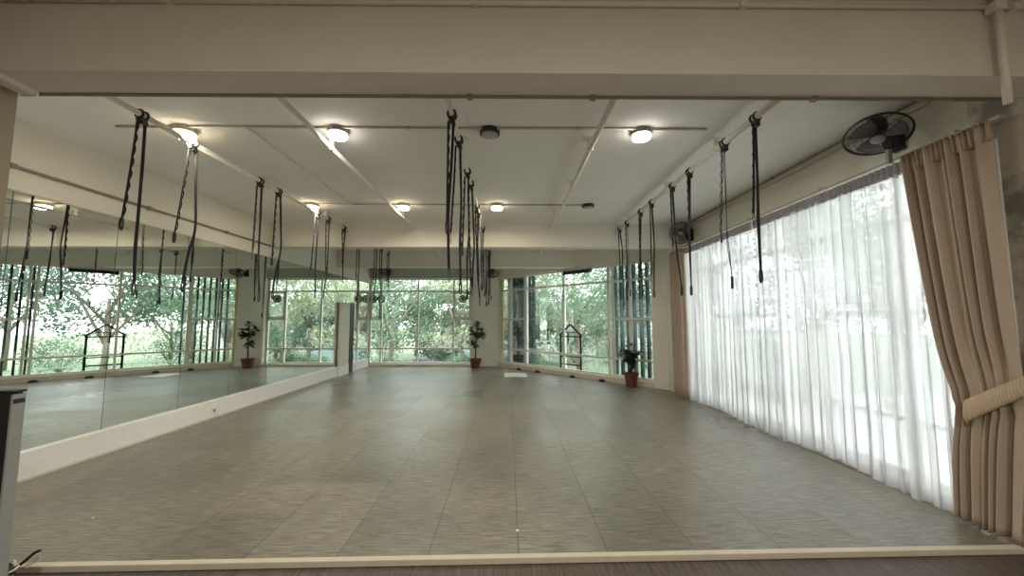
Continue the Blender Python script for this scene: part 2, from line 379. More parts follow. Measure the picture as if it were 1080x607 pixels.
o = MB().box(.035, .105, .165, .225, .02, 2.96, AM).build('yellow_post', M['yellow'])
tag(o, 'narrow yellow upright post just outside the left end of the angled window', 'post')

# ------------------------------------------------------------ mirrors
ys = [2.63+i*1.0 for i in range(11)]; ys = [2.22, 2.63, 3.63, 4.63, 5.66, 6.66, 7.66, 8.66, 9.66, 10.66, 11.66, 12.66, 13.03]
edge_m = mat('mirror seam edge', (.10, .13, .12), .3, noise=.05)
nmir = len(ys)-1
for i in range(1, nmir):
    a, b_ = ys[i], ys[i+1]
    me = MB(); me.box(XL-.012, XL-.001, a+.004, b_-.004, .272, 2.778)
    o = me.build('mirror_panel', M['mirror'])
    pos = 'first visible, beside the front left wall' if i == 1 else ('last, a narrow strip beside the back window' if i == nmir-1 else '%s counted from the front of the room' % NTH[i-1])
    tag(o, 'frameless wall mirror panel on left wall, ' + pos, 'mirror', 'wall mirror panels above the curb')
MB().box(XL-.0125, XL-.0100, 2.2, 13.03, .27, 2.78).build('trim_8', edge_m)['kind'] = 'structure'
sbox('trim_9', M['conduit'], XL-.012, XL+.004, 2.2, 13.03, 2.778, 2.79)
# tall slim panel at the mirrors; its reflected beige is painted as flat colour
t = thing('leaning_panel', 'tall slim panel, beige reflection painted on, black edge, resting against the far mirrors', 'panel', (-4.668, 11.2, 0))
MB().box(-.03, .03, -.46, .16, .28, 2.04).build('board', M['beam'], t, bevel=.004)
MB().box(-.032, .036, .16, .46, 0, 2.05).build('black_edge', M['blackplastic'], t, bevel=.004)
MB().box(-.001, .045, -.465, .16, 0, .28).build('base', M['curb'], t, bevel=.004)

# ------------------------------------------------------------ conduits and pipes
def pipe(name, lbl, pts, r, m, cat='pipe', clips=()):
    x, y, z = pts[0]; root = thing(name, lbl, cat, (x, y, z))
    MB().tube([(a-x, b-y, c-z) for a, b, c in pts], r, 10).build('tube', m, root, smooth=True)
    for cx, cy, cz in clips: MB().box(cx-x-r*1.5, cx-x+r*1.5, cy-y-r*1.5, cy-y+r*1.5, cz-z-r*1.3, cz-z+r*1.3).build('clip', m, root)
    return root
pipe('conduit', 'thin conduit crossing the ceiling behind the front row of lamps', [(-3.9, 3.72, ZC-.012), (2.0, 3.72, ZC-.012)], .011, M['conduit'], 'conduit', [(x, 3.72, ZC-.01) for x in (-2.6, -1, .7)])
pipe('conduit', 'thin conduit crossing the ceiling behind the rear row of lamps', [(-3.3, 6.30, ZC-.012), (1.4, 6.30, ZC-.012)], .011, M['conduit'], 'conduit', [(x, 6.30, ZC-.01) for x in (-2.6, -1, .7)])
pipe('conduit', 'thin conduit linking the two ceiling conduits between left rail and next bar', [(-2.61, 3.72, ZC-.012), (-2.61, 6.30, ZC-.012)], .012, M['pipe'], 'conduit', [(-2.61, y, ZC-.01) for y in (4.5, 5.4)])
pipe('conduit', 'long thin conduit along the left wall above the mirrors', [(XL+.005, 2.25, 3.01), (XL+.005, 7.6, 3.01)], .016, M['darkconduit'], 'conduit', [(XL+.004, y, 3.01) for y in (3.6, 5.0, 6.4)])
pipe('conduit', 'long conduit in the corner of ceiling and right wall', [(XR-.05, 2.4, ZC-.03), (XR-.05, 7.6, ZC-.03)], .012, M['darkconduit'], 'conduit', [(XR-.05, y, ZC-.03) for y in (3.6, 5.0, 6.4)])
pipe('conduit', 'second conduit running just below the ceiling corner on the right wall', [(XR-.012, 2.4, ZC-.085), (XR-.012, 7.6, ZC-.085)], .010, M['conduit'], 'conduit', [(XR-.012, y, ZC-.085) for y in (3.3, 4.7, 6.1)])
pipe('conduit', 'dark thin conduit along the lower far edge of the front beam', [(-3.1, 2.39, 2.992), (3.28, 2.39, 2.992)], .012, M['darkconduit'], 'conduit', [(x, 2.39, 2.992) for x in (-.25, .55, 2.0)])
pipe('conduit', 'cream conduit along the top of the front beam face', [(-3.1, 2.145, 3.425), (3.58, 2.145, 3.425)], .014, M['pipe'], 'conduit', [(x, 2.145, 3.425) for x in (-2, -.2, 1.4, 3.05)])
pipe('water_pipe', 'short cream pipe hanging down across the right end of the front beam', [(2.90, 2.11, 3.46), (2.90, 2.11, 2.80)], .020, M['pipe'], 'pipe', [(2.90, 2.12, 3.40)])
o = MB().box(3.585, 3.612, 2.70, 2.735, 1.22, 2.88).build('trim_10', M['white'], bevel=.004); struct(o)
# curtain track at top left
t = thing('curtain_track', 'white double curtain track running forward at the top left corner', 'curtain track', (-3.04, 0, 2.99))
MB().box(-.045, -.005, -1.0, 2.36, -.02, .012).build('rail', M['pipe'], t); MB().box(.01, .045, -1.0, 2.36, -.02, .012).build('rail', M['pipe'], t)
MB().box(-.05, .05, 2.36, 2.372, -.03, .016).build('end_cap', M['pipe'], t)

# ------------------------------------------------------------ rigging rails
def rail(lbl, X, y1, hangers, r, m):
    root = thing('rigging_rail', lbl, 'ceiling rail', (X, 2.38, 3.36), 0, 'rigging rails under the ceiling')
    MB().tube([(0, 0, 0), (0, y1-2.38, 0)], r, 12).build('tube', m, root, smooth=True)
    for y in hangers:
        h = MB(); h.box(-.022, .022, y-2.38-.02, y-2.38+.02, r*.6, .112); h.box(-.07, .07, y-2.38-.035, y-2.38+.035, .100, .114)
        h.box(-r-.006, r+.006, y-2.38-.02, y-2.38+.02, -r-.004, r*.7)
        h.build('hanger', m, root, bevel=.003)
    return root
HY = (3.75, 5.15, 6.75, 9.1)
rail('cream rail with black straps nearest the mirror wall', -3.25, 10.45, HY, .026, M['pipe'])
rail('bare cream bar between the left and middle strap rails', -1.87, 10.45, (3.95, 5.2, 6.7, 9.1), .023, M['pipe'])
rail('middle cream rail with a dense line of black straps', -.50, 10.45, (3.95, 5.2, 6.7, 9.1), .022, M['pipe'])
rail('bare cream bar between the middle and right strap rails', .87, 10.45, (3.95, 5.2, 6.7, 9.1), .026, M['pipe'])
rail('cream rail with black straps nearest the curtained windows', 2.22, 10.45, (3.95, 5.25, 6.9, 9.1), .031, M['pipe'])

# ------------------------------------------------------------ strap sets
def smoothpath(pts, n=26):
    """Catmull-Rom through pts"""
    P = [Vector(pts[0])]+[Vector(p) for p in pts]+[Vector(pts[-1])]; out = []
    segs = len(pts)-1
    for s in range(segs):
        for i in range(n//segs+1):
            t = i/(n//segs+1); a, b_, c, d = P[s:s+4]
            out.append(.5*((2*b_)+(c-a)*t+(2*a-5*b_+4*c-d)*t*t+(3*b_-a-3*c+d)*t**3))
    out.append(Vector(pts[-1])); return out
def strap(X, Y, short, mid, long_, lbl, grp, rnd):
    root = thing('strap_set', lbl, 'hanging strap', (X, Y, 3.36), 0, grp)
    r = .029
    c = MB()
    for dy in (-.034, .014):
        ring = [(math.cos(a)*(r+.006), dy, math.sin(a)*(r+.006)) for a in [k*2*PI/16 for k in range(16)]]
        c.tube(ring, .0115, 6, closed=True)
    c.box(-.022, .022, -.045, .03, -.064, -.026); c.box(-.008, .03, -.03, .03, -.085, -.055)
    c.build('clamp', M['blackplastic'], root, bevel=.004)
    sx, sz = short[0]-X, short[1]-3.36; lx, lz = long_[0]-X, long_[1]-3.36; mx_, mz = mid[0]-X, mid[1]-3.36
    wd = Vector((math.cos(rnd), math.sin(rnd), 0)); nr = Vector((-wd.y, wd.x, 0))
    # daisy chain: a straight webbing with a second webbing stitched to it at intervals
    n = 46; base = [Vector((-.03+(sx+.0)*(i/n)**1.3, -.02, -.06+(sz+.06)*i/n)) for i in range(n+1)]
    L = abs(sz)
    d = MB(); d.ribbon(base, wd, .018, .003)
    waves = max(3, round(L/.115)); d.ribbon([p + nr*(.003+.013*abs(math.sin(PI*waves*i/n))) + wd*.004*math.sin(2*PI*waves*i/n) for i, p in enumerate(base)], wd, .015, .003)
    # end loop
    e = base[-1]; lp = [e + Vector((0,0,0)) + (nr+wd*.9).normalized()*.020*math.sin(PI*k/7*1.0)*(-1 if k > 7 else 1) + Vector((0, 0, -.09*math.sin(PI*k/14))) for k in range(15)]
    lp = [e + (wd*.9+nr*.5)*.009*math.sin(2*PI*k/14) + Vector((0, 0, -.055*(1-math.cos(2*PI*k/14)))) for k in range(15)]
    d.ribbon(lp, nr, .017, .003)
    d.build('daisy_chain', M['black'], root)
    # long plain webbing, doubled, ending in a loop
    g = MB(); pth = smoothpath([(.012, .012, -.06), (mx_*.5+.012, .012, mz*.5-.03), (mx_+.008, .01, mz), ((mx_+lx)/2, .0, (mz+lz)/2+.06), (lx, 0, lz+.10)], 28)
    wd2 = Vector((math.cos(rnd+.5), math.sin(rnd+.5), 0)); nr2 = Vector((-wd2.y, wd2.x, 0))
    g.ribbon(pth, wd2, .023, .0035); g.ribbon([p+nr2*(.006+.006*math.sin(i*.35)) for i, p in enumerate(pth)], wd2, .021, .003)
    g.build('long_strap', M['black'], root)
    e = Vector((lx, 0, lz+.10)); q = MB()
    q.ribbon([e + wd2*.011*math.sin(2*PI*k/16) + Vector((0, 0, -.06*(1-math.cos(2*PI*k/16)))) for k in range(17)], nr2, .022, .004)
    q.build('foot_loop', M['black'], root)
    return root
LEFT = [(3.32, (-3.31,2.43),(-3.24,2.39),(-3.21,1.78) ), (3.87, (-3.33,2.43),(-3.19,2.48),(-3.26,1.84) ), (4.95, (-3.26,2.43),(-3.24,2.49),(-3.19,1.80) ),
  (5.36, (-3.26,2.41),(-3.20,2.54),(-3.27,1.85) ), (6.47, (-3.29,2.39),(-3.26,2.75),(-3.24,1.93) ), (6.86, (-3.22,2.39),(-3.25,2.39),(-3.28,1.84) ),
  (7.53, (-3.22,2.75),(-3.26,2.9),(-3.24,2.30) ), (8.3, (-3.25, 2.45), (-3.25, 2.5), (-3.25, 1.60)), (9.4, (-3.27, 2.5), (-3.25, 2.6), (-3.28, 2.02)), (9.78, (-3.24, 2.5), (-3.25, 2.5), (-3.245, 1.62)), (10.35, (-3.23, 2.7), (-3.24, 2.8), (-3.22, 2.32))]
MID = [(3.29, (-0.50,2.40),(-0.53,2.51),(-0.51,1.89) ), (3.77, (-0.54,2.41),(-0.48,2.65),(-0.47,1.82) ), (4.60, (-0.52,2.42),(-0.49,2.55),(-0.49,1.81) ),
  (5.03, (-0.46,2.01),(-0.46,2.51),(-0.47,1.88) ), (6.07, (-0.45,2.25),(-0.50,2.41),(-0.45,1.79) ), (6.40, (-0.46,2.29),(-0.46,2.77),(-0.44,2.05) ), (7.53, (-0.44,2.25),(-0.50,2.9),(-0.46,2.02) ),
  (8.35, (-.5, 2.4), (-.49, 2.5), (-.47, 1.85)), (9.9, (-.52, 2.2), (-.49, 2.5), (-.5, 1.95)), (10.35, (-.47, 2.3), (-.49, 2.5), (-.46, 2.1))]
RIGHT = [(3.31, (2.18,2.48),(2.21,2.69),(2.20,1.89) ), (3.81, (2.17,2.43),(2.21,2.48),(2.24,1.88) ), (4.57, (2.21,2.43),(2.20,2.66),(2.19,1.86) ),
  (5.07, (2.23,2.52),(2.24,2.65),(2.30,1.89) ), (5.82, (2.21,2.23),(2.24,2.67),(2.22,1.91) ), (6.32, (2.21,2.29),(2.20,2.76),(2.22,1.94) ), (7.05, (2.24,2.22),(2.23,2.77),(2.25,2.0) ), (7.53, (2.24,2.46),(2.26,2.9),(2.27,1.82) )]
for lst, X, side in ((LEFT, -3.25, 'left rail by the mirrors'), (MID, -.50, 'middle rail'), (RIGHT, 2.22, 'right rail by the windows')):
    for i, (Y, s, m_, l) in enumerate(lst):
        pos = 'nearest the front beam' if i == 0 else '%s from the front beam' % (NTH[i].replace(' nearest', ''))
        strap(X, Y, s, m_, l, 'black strap set on the %s, %s' % (side, pos), 'black strap sets on the ' + side, random.uniform(-.5, .9))

# ------------------------------------------------------------ ceiling lamps
def lamp(X, Y, lit, lbl, warm=True, power=11):
    root = thing('ceiling_lamp', lbl, 'ceiling lamp', (X, Y, ZC), 0, 'lit round ceiling lamps' if lit else 'unlit round ceiling lamps')
    MB().lathe([(.09, 0), (.102, 0), (.102, -.045), (.095, -.05), (.088, -.05)], 32).build('housing', (M['conduit'] if warm else M['darkconduit']) if lit else M['blackplastic'], root, smooth=False)
    m_ = (M['lamp_warm'] if warm else M['lamp_white']) if lit else M['lamp_off']
    MB().lathe([(.091, -.045), (.092, -.076), (.085, -.086), (.03, -.090), (.001, -.090)] if lit else [(.084, -.045), (.080, -.056), (.06, -.062), (.001, -.064)], 32).build('diffuser', m_, root, smooth=True)
    if lit:
        l = bpy.data.lights.new('lamp_light', 'AREA'); l.shape = 'DISK'; l.size = .2; l.energy = power; l.color = (1, .88, .68) if warm else (1, .95, .88)
        lo = bpy.data.objects.new('lamp_light', l); C.objects.link(lo); lo.parent = root; lo.location = (0, 0, -.096)
M['lamp_off'] = mat('unlit diffuser', (.36, .36, .34), .3, noise=.03)
lamp(-3.27, 3.78, 1, 'lit round ceiling lamp beside the second strap set of the left rail')
lamp(-1.73, 3.78, 1, 'lit round ceiling lamp on front row beside the left bare bar', False)
lamp(-.19, 3.78, 0, 'unlit dark round ceiling lamp on front row near the middle rail')
lamp(1.36, 3.78, 1, 'lit round ceiling lamp on front row beside the right bare bar', False)
lamp(-3.27, 6.32, 1, 'lit round ceiling lamp on rear row nearest the mirrors')
lamp(-1.75, 6.32, 1, 'lit round ceiling lamp on rear row beside the left bare bar')
lamp(-.19, 6.32, 1, 'lit round ceiling lamp on rear row right of the middle rail')
lamp(1.34, 6.32, 0, 'unlit dark round ceiling lamp on rear row right of the right bare bar')
lamp(-.6, -1.4, 1, 'added round fill lamp, unseen behind the camera on the left', False, 32)  # added out of view to brighten the front beam face
lamp(1.4, -1.4, 1, 'added round fill lamp, unseen behind the camera on the right', False, 32)  # second added fill lamp, also out of view

# ------------------------------------------------------------ curtains
SX = 3.53
def sheer(y0, y1, lbl, seed, n_folds):
    rnd = random.Random(seed); ph = [rnd.uniform(0, 6.28) for _ in range(6)]
    root = thing('sheer_curtain', lbl, 'sheer curtain', (SX, y0, 0), 0, 'white sheer curtains on the right wall')
    W = y1-y0
    def X(u, v, amp):
        f = u*n_folds*2*PI
        return amp*(math.sin(f+.8*math.sin(3*u*2*PI+ph[0])+.25*math.sin(v*3+ph[1])) + .45*math.sin(f*.47+ph[2]+v*.8) + .18*math.sin(f*2.1+ph[3]))
    def fn(u, v):
        z = .03 + .035*math.sin(u*7+ph[4]) + v*(2.86-.03); z = max(z, .02)
        amp = .036*(1-.35*v)
        y = u*W + .03*math.sin(u*n_folds*4*PI+ph[5])*(1-v*.6)
        return (X(u, v, amp), y, z)
    MB().grid(fn, int(n_folds*12), 10).build('panel', M['sheer'], root, smooth=True, recalc=False)
    def hn(u, v):
        return (.022*math.sin(u*n_folds*2.4*PI*2+ph[0])-.004, u*W, 2.855+v*.115)
    MB().grid(hn, int(n_folds*24), 2).build('heading_tape', M['heading'], root, smooth=True, recalc=False)
    return root
sheer(2.98, 5.42, 'white sheer curtain nearer the camera, beside the tied beige drape', 3, 17)
sheer(5.45, 7.62, 'white sheer curtain farther back, beside the far beige drape', 5, 16)
t = thing('curtain_rail', 'thin grey curtain rail above the sheer curtains on the right wall', 'curtain rail', (3.53, 2.6, 2.985))
MB().box(-.03, .03, 0, 5.4, 0, .022).build('rail', M['conduit'], t)
for y in (.3, 1.6, 2.9, 4.2, 5.3): MB().box(-.02, .07, y-.02, y+.02, .022, .05).build('bracket', M['conduit'], t)

def drape_near():
    root = thing('drape', 'beige pleated drape with tieback at the right front beside the sheer', 'drape', (3.47, 2.9, 0))
    ZT = 2.96
    def ends(z):
        # far (left in view) edge and near edge, in world y
        tie = .98
        if z >= tie: s = (z-tie)/(ZT-tie); far = 3.03+(3.24-3.03)*s**.8; near = 2.60+.03*s
        else: s = (tie-z)/tie; far = 3.03+.07*s**.7; near = 2.60+.12*s
        return far, near
    def fn(u, v):
        z = .03+v*(ZT-.03); far, near = ends(z); y = far+(near-far)*u
        pinch = math.exp(-((z-(.88+.3*u))/.28)**2)
        n = 7.5; uu = u**.85+.03*math.sin(u*11)
        amp = .055*(1-.55*pinch)*(1-.85*max(0, min(1, (u-.66)/.30)))*(.75+.25*math.sin(u*9+1)) * (.85 if z < .9 else 1)
        x = amp*math.sin(uu*n*2*PI+.4*math.sin(z*1.3)) + .018*math.sin(uu*n*PI+1+z*.5) + .012*pinch
        return (x + (.03 if z < .9 else .03*0) * (1-v), y-2.9, z)
    MB().grid(fn, 150, 48).build('cloth', M['drape'], root, smooth=True, recalc=False)
    def hd(u, v):
        far, near = 3.25, 2.625; return (-.005+.026*math.sin(u*17*2*PI)-.008*v, far+(near-far)*u-2.9, 2.83+v*.15)
    MB().grid(hd, 260, 3).build('pleated_heading', M['drape'], root, smooth=True, recalc=False)
    def tb(u, v):
        far, near = 2.955, 2.52; y = far+(near-far)*u; z = .755+.33*u+v*.165*(1-.25*u)
        wrap = .085*math.exp(-u*22)
        return (-.052+wrap-.003*math.sin(u*150+v*5)-.014*math.sin(v*PI)+.03*u**3, y-2.9-.0*wrap, z)
    b_ = MB().grid(tb, 160, 6).build('tieback', M['drapeband'], root, smooth=True, recalc=False)
    sl = b_.modifiers.new('thick', 'SOLIDIFY'); sl.thickness = .008; sl.offset = 0
    for c in root.children:
        if c.name.startswith(('cloth', 'pleated')): s_ = c.modifiers.new('thick', 'SOLIDIFY'); s_.thickness = .004
    MB().tube([(.12, 2.52-2.9, 1.18), (.02, 2.52-2.9, 1.18), (.0, 2.55-2.9, 1.16)], .008).build('hook', M['conduit'], root)
    return root
drape_near()
def drape_far():
    root = thing('drape', 'narrow beige drape hanging straight in the far right corner', 'drape', (3.47, 7.55, 0))
    def fn(u, v):
        z = .02+v*2.93; x = .055*math.sin(u*5*2*PI+.2*math.sin(z)) + .01*math.sin(u*3+z); return (x, u*.50, z)
    c = MB().grid(fn, 90, 12).build('cloth', M['drape'], root, smooth=True, recalc=False); s_ = c.modifiers.new('thick', 'SOLIDIFY'); s_.thickness = .004
    c = MB().grid(lambda u, v: (.022*math.sin(u*12*2*PI)-.01, u*.50, 2.84+v*.13), 120, 2).build('pleated_heading', M['drape'], root, smooth=True, recalc=False); s_ = c.modifiers.new('thick', 'SOLIDIFY'); s_.thickness = .004
drape_far()

# ------------------------------------------------------------ wall fans
def fan(lbl, wall, wall_dir, head, axis, R, spin=0):
    """wall: bracket centre on its wall; wall_dir: out of the wall; head: cage centre; axis: blowing direction"""
    W = Vector(wall); H = Vector(head)-W; wdv = Vector(wall_dir).normalized(); ax = Vector(axis).normalized()
    root = thing('wall_fan', lbl, 'fan', wall)
    rot = wdv.to_track_quat('X', 'Z').to_matrix().to_4x4()
    b_ = MB(); b_.box(0, .05, -.055, .055, -.14, .10, rot); b_.box(.05, .13, -.045, .045, -.12, .02, rot); b_.build('bracket', M['blackplastic'], root, bevel=.012)
    back = H - ax*.17
    MB().tube([rot @ Vector((.10, 0, -.02)), (rot @ Vector((.12, 0, .05)))*.5+back*.5, back], .022, 10).build('arm', M['blackplastic'], root, smooth=True)
    q = ax.to_track_quat('Z', 'Y').to_matrix().to_4x4(); Mx = Matrix.Translation(H) @ q
    MB().lathe([(.02, -.20), (.06, -.185), (.075, -.14), (.075, -.07), (.055, -.045), (.02, -.04)], 24, Mx).build('motor_housing', M['blackplastic'], root, smooth=True)
    c = MB()
    def ring(r, z, tr, n=40): c.tube([Mx @ Vector((r*math.cos(2*PI*k/n), r*math.sin(2*PI*k/n), z)) for k in range(n)], tr, 6, closed=True)
    ring(R, 0, .008); ring(R*.985, -.015, .005)
    for rr, z in ((.25, .055), (.45, .050), (.65, .042), (.85, .025)): ring(R*rr, z, .0018, 32)
    for k in range(44):
        a = 2*PI*k/44
        prof = [(R*.22, .055), (R*.55, .050), (R*.85, .028), (R, 0)]
        c.tube([Mx @ Vector((r_*math.cos(a), r_*math.sin(a), z)) for r_, z in prof], .0015, 4, cap=False)
        prof = [(R*.3, -.055), (R*.7, -.045), (R, 0)]
        c.tube([Mx @ Vector((r_*math.cos(a+.05), r_*math.sin(a+.05), z)) for r_, z in prof], .0015, 4, cap=False)
    c.build('cage', M['blackplastic'], root)
    MB().lathe([(.001, .066), (R*.2, .063), (R*.24, .050)], 24, Mx).build('badge', M['greyplastic'], root, smooth=True)
    bl = MB()
    for k in range(3):
        a0 = spin+2*PI*k/3
        def bf(u, v):
            r_ = R*(.18+.68*u); a = a0 + (v-.5)*(1.25-.1*u) + .25*u; return Mx @ Vector((r_*math.cos(a), r_*math.sin(a), .012+.035*(v-.5)))
        bl.grid(bf, 6, 6)
    o = bl.build('blades', fanblade, root, smooth=True, recalc=False)
    MB().lathe([(.001, .035), (R*.16, .03), (R*.19, -.03), (.02, -.045)], 20, Mx).build('hub', M['blackplastic'], root, smooth=True)
    return root
fanblade = mat('translucent grey fan blade', (.16, .16, .17), .3, noise=.05)
f1 = fan('large black wall fan at upper right above the tied drape', (3.6, 3.38, 3.23), (-1, 0, 0), (3.19, 3.18, 3.14), (-.30, -.32, -.90), .225)
MB().box(-.325, -.285, -.20, -.17, -.34, -.21).build('pull_switch', M['greyplastic'], f1, bevel=.005); MB().tube([(-.30, -.185, -.21), (-.26, -.16, -.12), (-.10, -.03, -.05)], .004, 6).build('cord', M['blackplastic'], f1)
fan('black wall fan high in the far right corner facing the room', (3.6, 7.38, 3.22), (-1, 0, 0), (3.30, 7.22, 3.20), (-.30, -.9, -.25), .20, .5)
fan('small black wall fan on the pillar between back window and angled window', (-.62, 13.02, 3.13), (0, -1, 0), (-.50, 12.66, 3.06), (.15, -.5, -.85), .20, 1)
fan('small black wall fan above the back window near the mirror wall', (-4.05, 13.05, 3.16), (0, -1, 0), (-4.10, 12.75, 3.19), (.1, -.75, -.6), .20, .3)

# round ventilators seen in the casements of the back window
def vent(x, lbl):
    t = thing('round_ventilator', lbl, 'ventilator', (x, 13.20, 2.26), 0, 'round ventilators in the back window casements')
    Q = Matrix.Rotation(PI/2, 4, 'X')
    MB().lathe([(.10, -.02), (.135, -.02), (.135, .03), (.10, .03), (.10, -.02)], 28, Q, cap=False).build('rim', M['ventgrey'], t, smooth=False)
    g_ = MB()
    for k in range(9):
        a = PI*k/9; g_.tube([(math.cos(a)*.11, 0, math.sin(a)*.11), (-math.cos(a)*.11, 0, -math.sin(a)*.11)], .010, 6)
    g_.lathe([(.04, -.02), (.04, .02)], 16, Q); g_.build('grille', M['ventgrey'], t)

vent(-4.60, 'left grey round ventilator of the pair in the left casement of the back window')
vent(-4.34, 'right grey round ventilator of the pair in the left casement of the back window')
vent(-1.56, 'single grey round ventilator in the right casement of the back window')

# ------------------------------------------------------------ plants
def leafy(bm_, base, dirv, L, Wd, droop=.3):
    d = Vector(dirv).normalized(); side = d.cross(Vector((0, 0, 1)))
    if side.length < .1: side = Vector((1, 0, 0))
    side.normalize(); b = Vector(base); rows = []
    for i in range(7):
        s = i/6; c = b + d*L*s + Vector((0, 0, -droop*L*s*s)); w_ = Wd*math.sin(PI*min(.98, s*.85+.1))
        up = side.cross(d).normalized()
        rows.append([bm_.bm.verts.new(c-side*w_+up*w_*.25), bm_.bm.verts.new(c), bm_.bm.verts.new(c+side*w_+up*w_*.25)])
    for A, B in zip(rows, rows[1:]):
        for k in range(2): bm_.bm.faces.new((A[k], A[k+1], B[k+1], B[k]))
def pot(root, r, h):
    MB().lathe([(r*.68, 0), (r*.72, .0), (r*.94, h*.84), (r*1.04, h*.84), (r*1.06, h), (r*.95, h), (r*.9, h*.9), (r*.001, h*.9)], 28).build('pot', M['terracotta'], root, smooth=False)
    MB().lathe([(r*.001, h*.905), (r*.9, h*.9)], 20, cap=False).build('soil', M['soil'], root)
t = thing('potted_tree', 'tall thin green plant in terracotta pot beside the back window pillar', 'potted plant', (-1.06, 12.62, 0))
pot(t, .19, .30)
rr = random.Random(4)
trunk = MB(); trunk.tube([(0, 0, .27), (.01, 0, .6), (.03, .01, .9), (.02, 0, 1.18)], [.026, .022, .018, .012], 8)
branches = [((.03, 0, .85), (.20, -.05, 1.22)), ((.02, 0, .9), (-.17, .05, 1.25)), ((.02, 0, 1.0), (.06, .06, 1.40)), ((.01, 0, .60), (-.12, -.06, .85)), ((.02, 0, 1.05), (.22, .03, 1.10))]
for a, b_ in branches: trunk.tube([a, tuple(.5*(x+y) for x, y in zip(a, b_)), b_], [.011, .009, .005], 6)
trunk.build('stem', M['stem'], t, smooth=True)
lf = MB()
for a, b_ in branches:
    for k in range(30):
        s = rr.uniform(.35, 1.08); p = Vector(a).lerp(Vector(b_), s); an = rr.uniform(0, 6.28)
        leafy(lf, p, (math.cos(an), math.sin(an), rr.uniform(-.3, .9)), rr.uniform(.15, .24), rr.uniform(.04, .062))
lf.build('foliage', M['leaf'], t, smooth=True, recalc=False)
t = thing('potted_plant', 'dark bushy low plant in red pot before the angled window', 'potted plant', (2.86, 9.05, 0))
pot(t, .165, .33)
st_ = MB(); lf = MB(); rr = random.Random(9)
for k in range(10):
    a = rr.uniform(0, 6.28); h = rr.uniform(.35, .72); R_ = rr.uniform(.08, .34); e = Vector((math.cos(a)*R_, math.sin(a)*R_*.8, .3+h))
    if k < 4: e.x = -abs(e.x)-.05; e.z = rr.uniform(.82, 1.0)
    st_.tube([(rr.uniform(-.04, .04), rr.uniform(-.04, .04), .28), (e.x*.4, e.y*.4, .3+h*.6), e], [.010, .008, .005], 6)
    for j in range(9):
        p = Vector((e.x*.4, e.y*.4, .3+h*.6)).lerp(e, rr.uniform(0, 1.05)); an = rr.uniform(0, 6.28)
        leafy(lf, p, (math.cos(an), math.sin(an), rr.uniform(-.5, .5)), rr.uniform(.13, .21), rr.uniform(.035, .055), .5)
st_.build('stem', M['stem'], t, smooth=True); lf.build('foliage', M['darkleaf'], t, smooth=True, recalc=False)

# ------------------------------------------------------------ small things on the floor
for x, l in ((.42, 'leftmost'), (.95, 'second from left'), (1.82, 'third from left'), (2.45, 'rightmost')):
    s = (x-A2.x)/DA.x; p = ang(s, .12)
    b_ = MB(); b_.lathe([(.085, 0), (.075, .03), (.045, .055), (.001, .062)], 18)
    o = b_.build('rubber_stopper', M['rubber'], smooth=True); o.location = (p[0], p[1], 0); o.scale = (1.1, .8, 1); o.rotation_euler = (0, 0, math.atan2(DA.y, DA.x))
    tag(o, 'small black rubber stopper on the floor at the angled window sill, ' + l, 'stopper', 'black stoppers along the angled window')
sh = MB(); sh.grid(lambda u, v: (u*.62, v*.80-.0, .004+.006*math.sin(u*4+v*3)**2), 10, 10)
o = sh.build('pale_patch', M['white'], recalc=False); o.location = (-.10, 10.62, 0); s_ = o.modifiers.new('t', 'SOLIDIFY'); s_.thickness = .003  # thin flat white patch laid over the floor
tag(o, 'thin white patch on the floor before the angled window', 'sheet')
def scrap(x, y, lbl, s=.014):
    b_ = MB(); rr = random.Random(int(x*100)); b_.lathe([(s*.6, 0), (s, s*.3), (s*.7, s*.8), (.001, s)], 7)
    for v_ in b_.bm.verts: v_.co += Vector((rr.uniform(-1, 1), rr.uniform(-1, 1), 0))*s*.25
    o = b_.build('paper_scrap', M['white']); o.location = (x, y, 0); tag(o, lbl, 'scrap')
scrap(.068, 2.97, 'tiny white paper scrap on the mats just right of centre front'); scrap(-3.258, 3.19, 'tiny white paper scrap on the mats at lower left', .011)
t = thing('power_socket', 'small white power socket on the curb below the mirrors', 'socket', (XL+.05, 6.30, .12))
MB().box(0, .012, -.06, .06, -.04, .04).build('plate', M['white'], t, bevel=.004); MB().box(.012, .03, -.04, -.005, -.02, .02).build('plug', M['greyplastic'], t, bevel=.003)

# upright appliance at far left front
t = thing('upright_appliance', 'tall slim black appliance with grey side at the far left edge', 'appliance', (-2.91, 2.20, -.03))
MB().box(-.17, .152, -.0, .062, 0.03, 1.175).build('body', M['blackplastic'], t, bevel=.006)
MB().box(.1525, .165, .002, .064, .05, 1.165).build('side_panel', M['greyplastic'], t, bevel=.004)
MB().box(.153, .1665, .006, .060, 1.115, 1.14).build('vent_band', M['blackplastic'], t)
MB().box(-.172, .167, -.002, .066, 1.176, 1.188).build('top_cover', M['blackplastic'], t, bevel=.004)
for x in (-.13, .11): MB().box(x, x+.04, -.03, .09, 0, .03).build('foot', M['rubber'], t, bevel=.004)
t = thing('cable_bundle', 'tangled black and bare cable ends at the foot of the appliance', 'cable', (-2.93, 2.42, -.03))
rr = random.Random(2)
for k in range(11):
    pts = []; a = rr.uniform(0, 6.28)
    for i in range(9):
        pts.append((-.02+.10*math.sin(i*.8+a)*rr.uniform(.6, 1), -.01+.07*math.cos(i*.9+a*1.3), .012+.011*k+.014*abs(math.sin(i+a))))
    MB().tube(smoothpath(pts, 40), .006, 6).build('cable', M['copper'] if k % 4 == 2 else M['blackplastic'], t, smooth=True)
MB().tube(smoothpath([(.02, .0, .12), (.05, .02, .145), (.075, .05, .18), (.10, .06, .19)], 16), .009, 8).build('plug_lead', M['blackplastic'], t, smooth=True)
